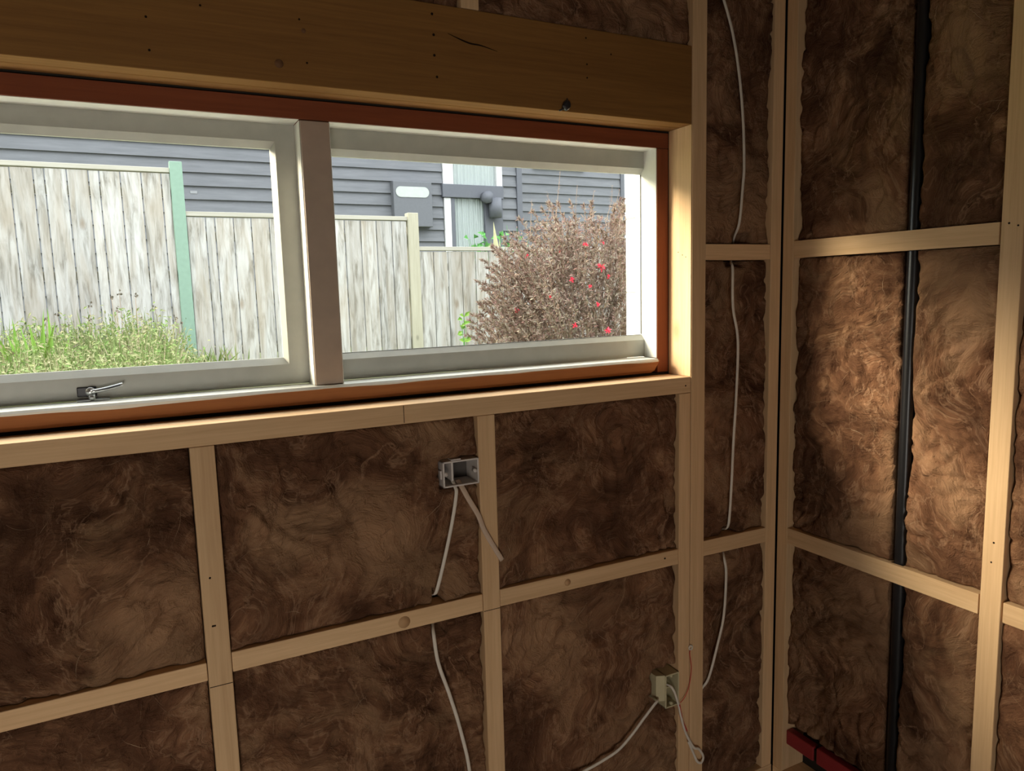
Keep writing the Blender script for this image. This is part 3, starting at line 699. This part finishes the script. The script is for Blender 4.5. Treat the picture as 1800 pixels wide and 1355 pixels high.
mb = MB(); mb.box(-7.4, 5.6, HY-.55, HY+.1, 4.9, 5.02, hdark_m, .01); mb.prism([(HY-.6, 5.02), (HY+4.5, 6.6), (HY+4.5, 6.5), (HY-.6, 4.95)], -7.4, 5.6, 'x', hdark_m); mb.build('roof', house)
# upper window
w1 = MB().box(4.055, 4.215, HY-.045, HY+.03, 3.052, 4.25, hwhite_m, .006).box(4.905, 5.0, HY-.045, HY+.03, 3.052, 4.25, hwhite_m, .006).box(4.215, 4.905, HY-.045, HY+.03, 4.17, 4.25, hwhite_m, .006).build('window', house); w1['label'] = 'white framed upper window'
def curtain(x0, x1, y, z0, z1, parent):
    bm = bmesh.new(); n = 60; a = []
    for i in range(n+1):
        x = x0+(x1-x0)*i/n; yy = y+.012*math.sin(i*1.3)+.006*math.sin(i*.5)
        a.append((bm.verts.new((x, yy, z0)), bm.verts.new((x, yy, z1))))
    for i in range(n): bm.faces.new((a[i][0], a[i+1][0], a[i+1][1], a[i][1])).smooth = True
    me = bpy.data.meshes.new('curtain'); bm.to_mesh(me); bm.free(); me.materials.append(curtain_m); link('curtain', me, parent)
curtain(4.216, 4.903, HY+.012, 3.053, 4.168, w1)
MB().box(4.216, 4.904, HY-.018, HY-.014, 3.053, 4.168, glass_m, 0).build('pane', w1)
MB().box(4.03, 5.0, HY-.075, HY+.03, 2.865, 3.050, hdark_m, .006).build('trim_board', house)
w2 = MB().box(4.06, 4.165, HY-.045, HY+.03, 1.6, 2.862, hwhite_m, .006).box(4.166, 4.225, HY-.045, HY+.03, 1.6, 2.862, hdark_m, .006).box(4.70, 4.995, HY-.045, HY+.03, 1.6, 2.862, hdark_m, .006).box(4.226, 4.70, HY-.045, HY+.03, 1.55, 1.62, hdark_m, .006).build('window', house); w2['label'] = 'lower window with one white and one dark jamb'
curtain(4.226, 4.699, HY+.012, 1.62, 2.862, w2)
MB().box(4.226, 4.699, HY-.018, HY-.014, 1.62, 2.862, glass_m, 0).build('pane', w2)
lm = empty('wall_lamp', (4.76, HY-.14, 2.6)); tag(lm, 'dark round wall lamp above the pane of the house behind the fence', 'lamp')
mb = MB(); mb.cyl((4.695, HY-.20, 2.872), (0, 1, 0), .085, .12, hdark_m); mb.build('lamp_head', lm)
MB().tube([(4.70, HY-.16, 2.87), (4.76, HY-.15, 2.89), (4.83, HY-.14, 2.875)], .012, hdark_m, 8).build('bracket', lm)
MB().cyl((4.825, HY-.14, 2.865), (0, 0, -1), .095, .28, hdark_m).build('lamp_body', lm)
mb = MB(); mb.box(3.275, 3.838, HY-.15, HY-.023, 2.435, 3.05, boxgrey_m, .01); m_b = mb.build('meter_box'); tag(m_b, 'dark grey box with a pale oblong label on the house wall behind the fence', 'box')
pts = []
for k in range(32):
    a = k*2*math.pi/32; cx = 3.31+.07 if math.cos(a) < 0 else 3.79-.07; pts.append((cx+.072*math.cos(a), 2.905+.072*math.sin(a)))
MB().prism(pts, HY-.158, HY-.149, 'y', label_m).build('label_plate', m_b)['label'] = 'pale oblong label'
w3 = MB().box(7.36, 8.58, HY2-.07, HY2+.03, 3.96, 4.075, hwhite_m, .004).box(7.36, 7.45, HY2-.045, HY2+.03, 4.075, 5.1, hwhite_m, .004).box(8.49, 8.58, HY2-.045, HY2+.03, 4.075, 5.1, hwhite_m, .004).build('window', house); w3['label'] = 'white sill of a high window, only its lower edge showing'
MB().box(7.45, 8.49, HY2-.01, HY2-.005, 4.075, 5.1, glass_m, 0).build('pane', w3)
nt_ = MB().box(.72, .80, HY-.026, HY-.020, 2.80, 2.835, plain('worn_grey_mark', (.24, .245, .26)), .001); tag(nt_.build('wall_tag', house), None)

# ------------------------------------------------------------ plants
def quadcloud(name, items, mat, parent=None, origin=None):
    """items: (pos, dir, length, width) leaves as pointed two-face blades"""
    v, f = [], []
    for p, d, l, w_ in items:
        p = Vector(p); d = Vector(d).normalized(); s = d.cross(Vector((.3, -.8, .5))); s = s.normalized() if s.length > 1e-3 else Vector((1, 0, 0))
        nrm = s.cross(d)*w_*.35; b = len(v)
        v += [p, p+d*l*.5+s*w_/2+nrm, p+d*l, p+d*l*.5-s*w_/2+nrm, p+d*l*.5]
        f += [(b, b+1, b+4), (b+1, b+2, b+4), (b+2, b+3, b+4), (b+3, b, b+4)]
    me = bpy.data.meshes.new(name); me.from_pydata([tuple(x) for x in v], [], f); me.materials.append(mat)
    return link(name, me, parent, origin)
def stick(verts, faces, pts, r0, r1, seg=4):
    n = len(pts)
    for i, p in enumerate(pts):
        d = (pts[min(i+1, n-1)]-pts[max(i-1, 0)]).normalized(); a = d.cross(Vector((.2, .9, .1))).normalized(); b = a.cross(d); r = r0+(r1-r0)*i/(n-1)
        for k in range(seg): verts.append(p+a*r*math.cos(k*2*math.pi/seg)+b*r*math.sin(k*2*math.pi/seg))
        if i:
            q = len(verts)-2*seg
            for k in range(seg): faces.append((q+k, q+(k+1) % seg, q+seg+(k+1) % seg, q+seg+k))
# russet shrub
rg = random.Random(21)
SX, SY, SZ = 3.10, 3.15, .55
shrub = empty('flowering_shrub', (SX, SY, SZ)); tag(shrub, 'large russet brown shrub with red flowers in front of the fence at the right', 'shrub')
v, f, leaves = [], [], []; tips = []
cx, cy_, cz = SX, SY, 1.08; rx, ry, rz = .93, .60, .99
for i in range(2000):
    th = rg.uniform(0, 2*math.pi); z = rg.uniform(-.85, 1); rr = max(0, 1-abs(z)**3.2)**(1/2.6)
    k = rg.uniform(.62, 1.02) + (.14*rg.random() if rg.random() < .15 else 0)
    n_ = noise.noise(Vector((th*1.1, z*2, 3)))*.12
    e = Vector((cx+rx*rr*math.cos(th)*(k+n_), cy_+ry*rr*math.sin(th)*(k+n_), cz+rz*z*(k+n_)))
    if z > .75: e.z += rg.random()*.06
    s0 = Vector((cx+(e.x-cx)*.72+rg.uniform(-.05, .05), cy_+(e.y-cy_)*.7, e.z-.20-.12*rg.random()))
    mid = (s0+e)/2+Vector((rg.uniform(-.04, .04), rg.uniform(-.04, .04), -.05))
    tipv = e+Vector(((e.x-cx)*.08, (e.y-cy_)*.05, .05))
    pts = smooth_path([s0, mid, e, tipv], 3); stick(v, f, pts, .0026, .0009, 3); tips.append(e)
    for j in range(2, len(pts)-1):
        for q in range(9):
            t_ = rg.random(); p = pts[j].lerp(pts[j+1], t_); d = (pts[j+1]-pts[j]).normalized()*.9+Vector((rg.gauss(0, .6), rg.gauss(0, .6), rg.gauss(.15, .6)))
            leaves.append((p, d, rg.uniform(.020, .042), rg.uniform(.006, .012)))
    for q in range(12):
        t_ = rg.random(); p = pts[-3].lerp(pts[-1], t_); d = (pts[-1]-pts[-3]).normalized()+Vector((rg.gauss(0, .5), rg.gauss(0, .5), rg.gauss(.2, .5)))
        leaves.append((p, d, rg.uniform(.018, .034), rg.uniform(.004, .008)))
for i in range(16000):   # inner leaves
    th = rg.uniform(0, 2*math.pi); z = rg.uniform(-.9, .93); rr = max(0, 1-abs(z)**3.2)**(1/2.6)*math.sqrt(rg.uniform(.1, .9))
    leaves.append(((cx+rx*rr*math.cos(th), cy_+ry*rr*math.sin(th), cz+rz*z), (rg.gauss(0, .6), rg.gauss(0, .6), rg.gauss(.4, .7)), rg.uniform(.025, .045), rg.uniform(.008, .014)))
D46 = 4.6
for (ru, rz_, ln) in ((.6032, .1838, .42), (.634, .1635, .30), (.5518, .139, .30), (.70, .165, .22), (.58, .150, .22), (.665, .155, .2), (.715, .16, .2)):
    e = Vector((ru*D46, D46-1.5, 1.5+rz_*D46)); s0 = e+Vector((rg.uniform(-.05, .05), .05, -ln)); pts = smooth_path([s0, (s0+e)/2+Vector((rg.uniform(-.02, .02), 0, 0)), e], 4)
    stick(v, f, pts, .0025, .001, 3)
    for q in range(int(ln*90)):
        p = s0.lerp(e, rg.random()); leaves.append((p, (rg.gauss(0, .6), rg.gauss(0, .6), .6), rg.uniform(.012, .022), .004))
for k in range(7):
    a = k*.9; stick(v, f, smooth_path([Vector((SX+.04*math.cos(a), SY+.04*math.sin(a), SZ-.2)), Vector((SX+.15*math.cos(a), SY+.12*math.sin(a), SZ+.2)), Vector((SX+.4*math.cos(a), SY+.3*math.sin(a), SZ+.75))], 4), .018, .006, 6)
me = bpy.data.meshes.new('branches'); me.from_pydata([tuple(x) for x in v], [], f); me.materials.append(bushstem_m); link('branches', me, shrub)
quadcloud('foliage', leaves, bushleaf_m, shrub)
fl = [(.6762, .0351, 1.4), (.6778, .0741, 1), (.6462, .0695, 1.1), (.6207, .016, .9), (.5205, -.0282, 1), (.6882, -.0667, 1.1), (.6687, -.0242, .8), (.6246, -.0564, .9), (.5396, .0536, .8), (.60, .06, .6), (.655, .005, .6), (.58, -.01, .6), (.69, .02, .7)]
for (ru, rz_, sz) in fl:
    # sits on the camera-facing side of the crown at the shrub surface
    dx = (ru*4.15-cx)/rx; dz = (1.5+rz_*4.15-cz)/rz; yy = cy_-ry*math.sqrt(max(.02, 1-dx*dx-dz*dz))*1.0-.03; D = yy+1.5
    p0 = Vector((ru*D, yy, 1.5+rz_*D)); it = []
    for q in range(16):
        d = Vector((rg.gauss(0, 1), rg.gauss(-.5, .7), rg.gauss(.1, 1))); it.append((p0, d, .020*sz*1.3, .011*sz))
    quadcloud('flower', it, flower_m, shrub)

# meadow of weeds at the left
rg = random.Random(8); it = []; dry = []; v, f = [], []; heads = []
def env(x):   # height profile of the weeds along x
    return .42+.22*math.exp(-((x-.0)/.28)**2)+.12*(x < -.3)+.06*noise.noise(Vector((x*3, 1, 1)))
for i in range(9000):
    x = rg.uniform(-1.6, .36); y = rg.uniform(3.1, 4.95); g0 = gy(x, y)
    e = env(x)*(.95 if y < 4.6 else 1.0)
    h = rg.uniform(.15, 1.0)*e*(1.0 if x < .22 else .6)
    d = Vector((rg.gauss(0, .28), rg.gauss(0, .28), 1)); p = Vector((x, y, g0-.01))
    if rg.random() < .2: dry.append((p, d, h, .006))
    else: it.append((p, d, h, rg.uniform(.006, .013)))
    for q in range(4):
        pp = p+d.normalized()*h*rg.uniform(.35, 1); it.append((pp, (rg.gauss(0, 1), rg.gauss(0, 1), rg.gauss(.3, .6)), rg.uniform(.02, .05), rg.uniform(.008, .018)))
weeds = quadcloud('meadow_weeds', it, grass_m); tag(weeds, 'tangle of green and straw coloured meadow weeds at the foot of the fence, left', 'weeds', kind='stuff')
dr = quadcloud('dry_stems', dry, dry_m, weeds); dr['kind'] = 'stuff'
v, f = [], []
hp = [(195, 523), (210, 516), (238, 523), (157, 540), (272, 541), (82, 559), (290, 592), (310, 600), (265, 636), (100, 552), (155, 562), (194, 566), (308, 559), (206, 545), (120, 572), (250, 560), (225, 585), (90, 605), (50, 590), (180, 600), (130, 610), (320, 570)]
def weedpt(u, vv, D): # plain pinhole arithmetic -> a world point at distance D in front of the room
    a, b, c = (u-900)/1284.9, (vv-677.5)/1284.9, 1; d = r2*a+d2*b+fw*c; return Vector((0, -1.5, 1.5))+d*(D/d.y)
for (u_, v_) in hp:
    D = rg.uniform(5.6, 6.4); p = weedpt(u_, v_, D); b0 = Vector((p.x+rg.uniform(-.06, .06), p.y+rg.uniform(-.05, .05), gy(p.x, p.y)))
    stick(v, f, smooth_path([b0, (b0+p)/2+Vector((.02, 0, 0)), p], 3), .003, .0018, 3)
    for q in range(5): heads.append((p+Vector((rg.gauss(0, .007), rg.gauss(0, .007), rg.gauss(0, .008))), (rg.gauss(0, 1), rg.gauss(0, 1), rg.gauss(0, 1)), .022, .015))
me = bpy.data.meshes.new('seed_stalks'); me.from_pydata([tuple(x) for x in v], [], f); me.materials.append(bushstem_m); so = link('seed_stalks', me, weeds); so['kind'] = 'stuff'
ho = quadcloud('seed_heads', heads, seed_m, weeds); ho['kind'] = 'stuff'
def leafy(name, label, cat, base, n, spread, hgt, ll, lw, mat, seed):
    rg = random.Random(seed); v, f, it = [], [], []
    r = empty(name, base); tag(r, label, cat)
    for i in range(n):
        e = Vector(base)+Vector((rg.gauss(0, spread), rg.gauss(0, spread*.4), hgt*rg.uniform(.6, 1))); b = Vector(base)
        pts = smooth_path([b, (b+e)/2+Vector((rg.gauss(0, spread*.2), 0, .02)), e], 4); stick(v, f, pts, .004, .002, 4)
        for q in range(9):
            p = pts[rg.randint(1, len(pts)-1)]; it.append((p, (rg.gauss(0, 1), rg.gauss(-.3, .6), rg.gauss(.2, .6)), ll*rg.uniform(.6, 1.1), lw*rg.uniform(.7, 1.1)))
    me = bpy.data.meshes.new('stem'); me.from_pydata([tuple(x) for x in v], [], f); me.materials.append(vine_m); link('stem', me, r)
    quadcloud('foliage', it, mat, r); return r
# bright broad-leaved weed: tall upright leaves
rg = random.Random(3); base = Vector((-.62, 4.3, gy(-.62, 4.3))); r = empty('broadleaf_weed', base); tag(r, 'bright yellow-green broad-leaved weed among the meadow weeds at the far left', 'plant')
quadcloud('foliage', [(base+Vector((rg.gauss(0, .05), rg.gauss(0, .04), .08)), (rg.gauss(0, .22), rg.gauss(0, .2), 1), rg.uniform(.30, .56), rg.uniform(.025, .04)) for i in range(12)], gleaf_m, r)
base = Vector((.54, 5.2, gy(.54, 5.2)+.0)); r = empty('grass_tuft', base); tag(r, 'small tuft of green grass at the fence just right of the green post', 'grass')
quadcloud('foliage', [(base+Vector((rg.gauss(0, .12), rg.gauss(0, .03), -.02)), (rg.gauss(0, .5), rg.gauss(0, .3), 1), rg.uniform(.12, .26), .014) for i in range(60)], grass_m, r)
leafy('seedling', 'small green leafy seedling in front of the fence, left of the shrub', 'plant', (2.77, 4.9, gy(2.77, 4.9)), 3, .05, 1.42-gy(2.77, 4.9)-.14, .075, .045, gleaf_m, 5)
leafy('climbing_plant', 'green climbing plant showing above the lowest fence panel in front of the house', 'plant', (4.25, 7.4, gy(4.25, 7.4)), 46, .19, 1.62, .12, .075, vine_m, 9)
base = Vector((4.03, 6.8, gy(4.03, 6.8))); r = empty('yellow_leaf', base); tag(r, 'tall pale yellow leaf standing behind the fence beside the climbing plant', 'plant')
quadcloud('blade', [(base, (0, 0, 1), 1.66, .26), (base+Vector((.03, 0, 0)), (.03, 0, 1), 1.45, .2)], yleaf_m, r)
leafy('dark_twiggy_plant', 'bare dark twigs in front of the house at the left top of the shrub', 'plant', (4.55, 7.0, gy(4.55, 7.0)), 7, .13, 1.75, .05, .02, bushleaf_m, 12)
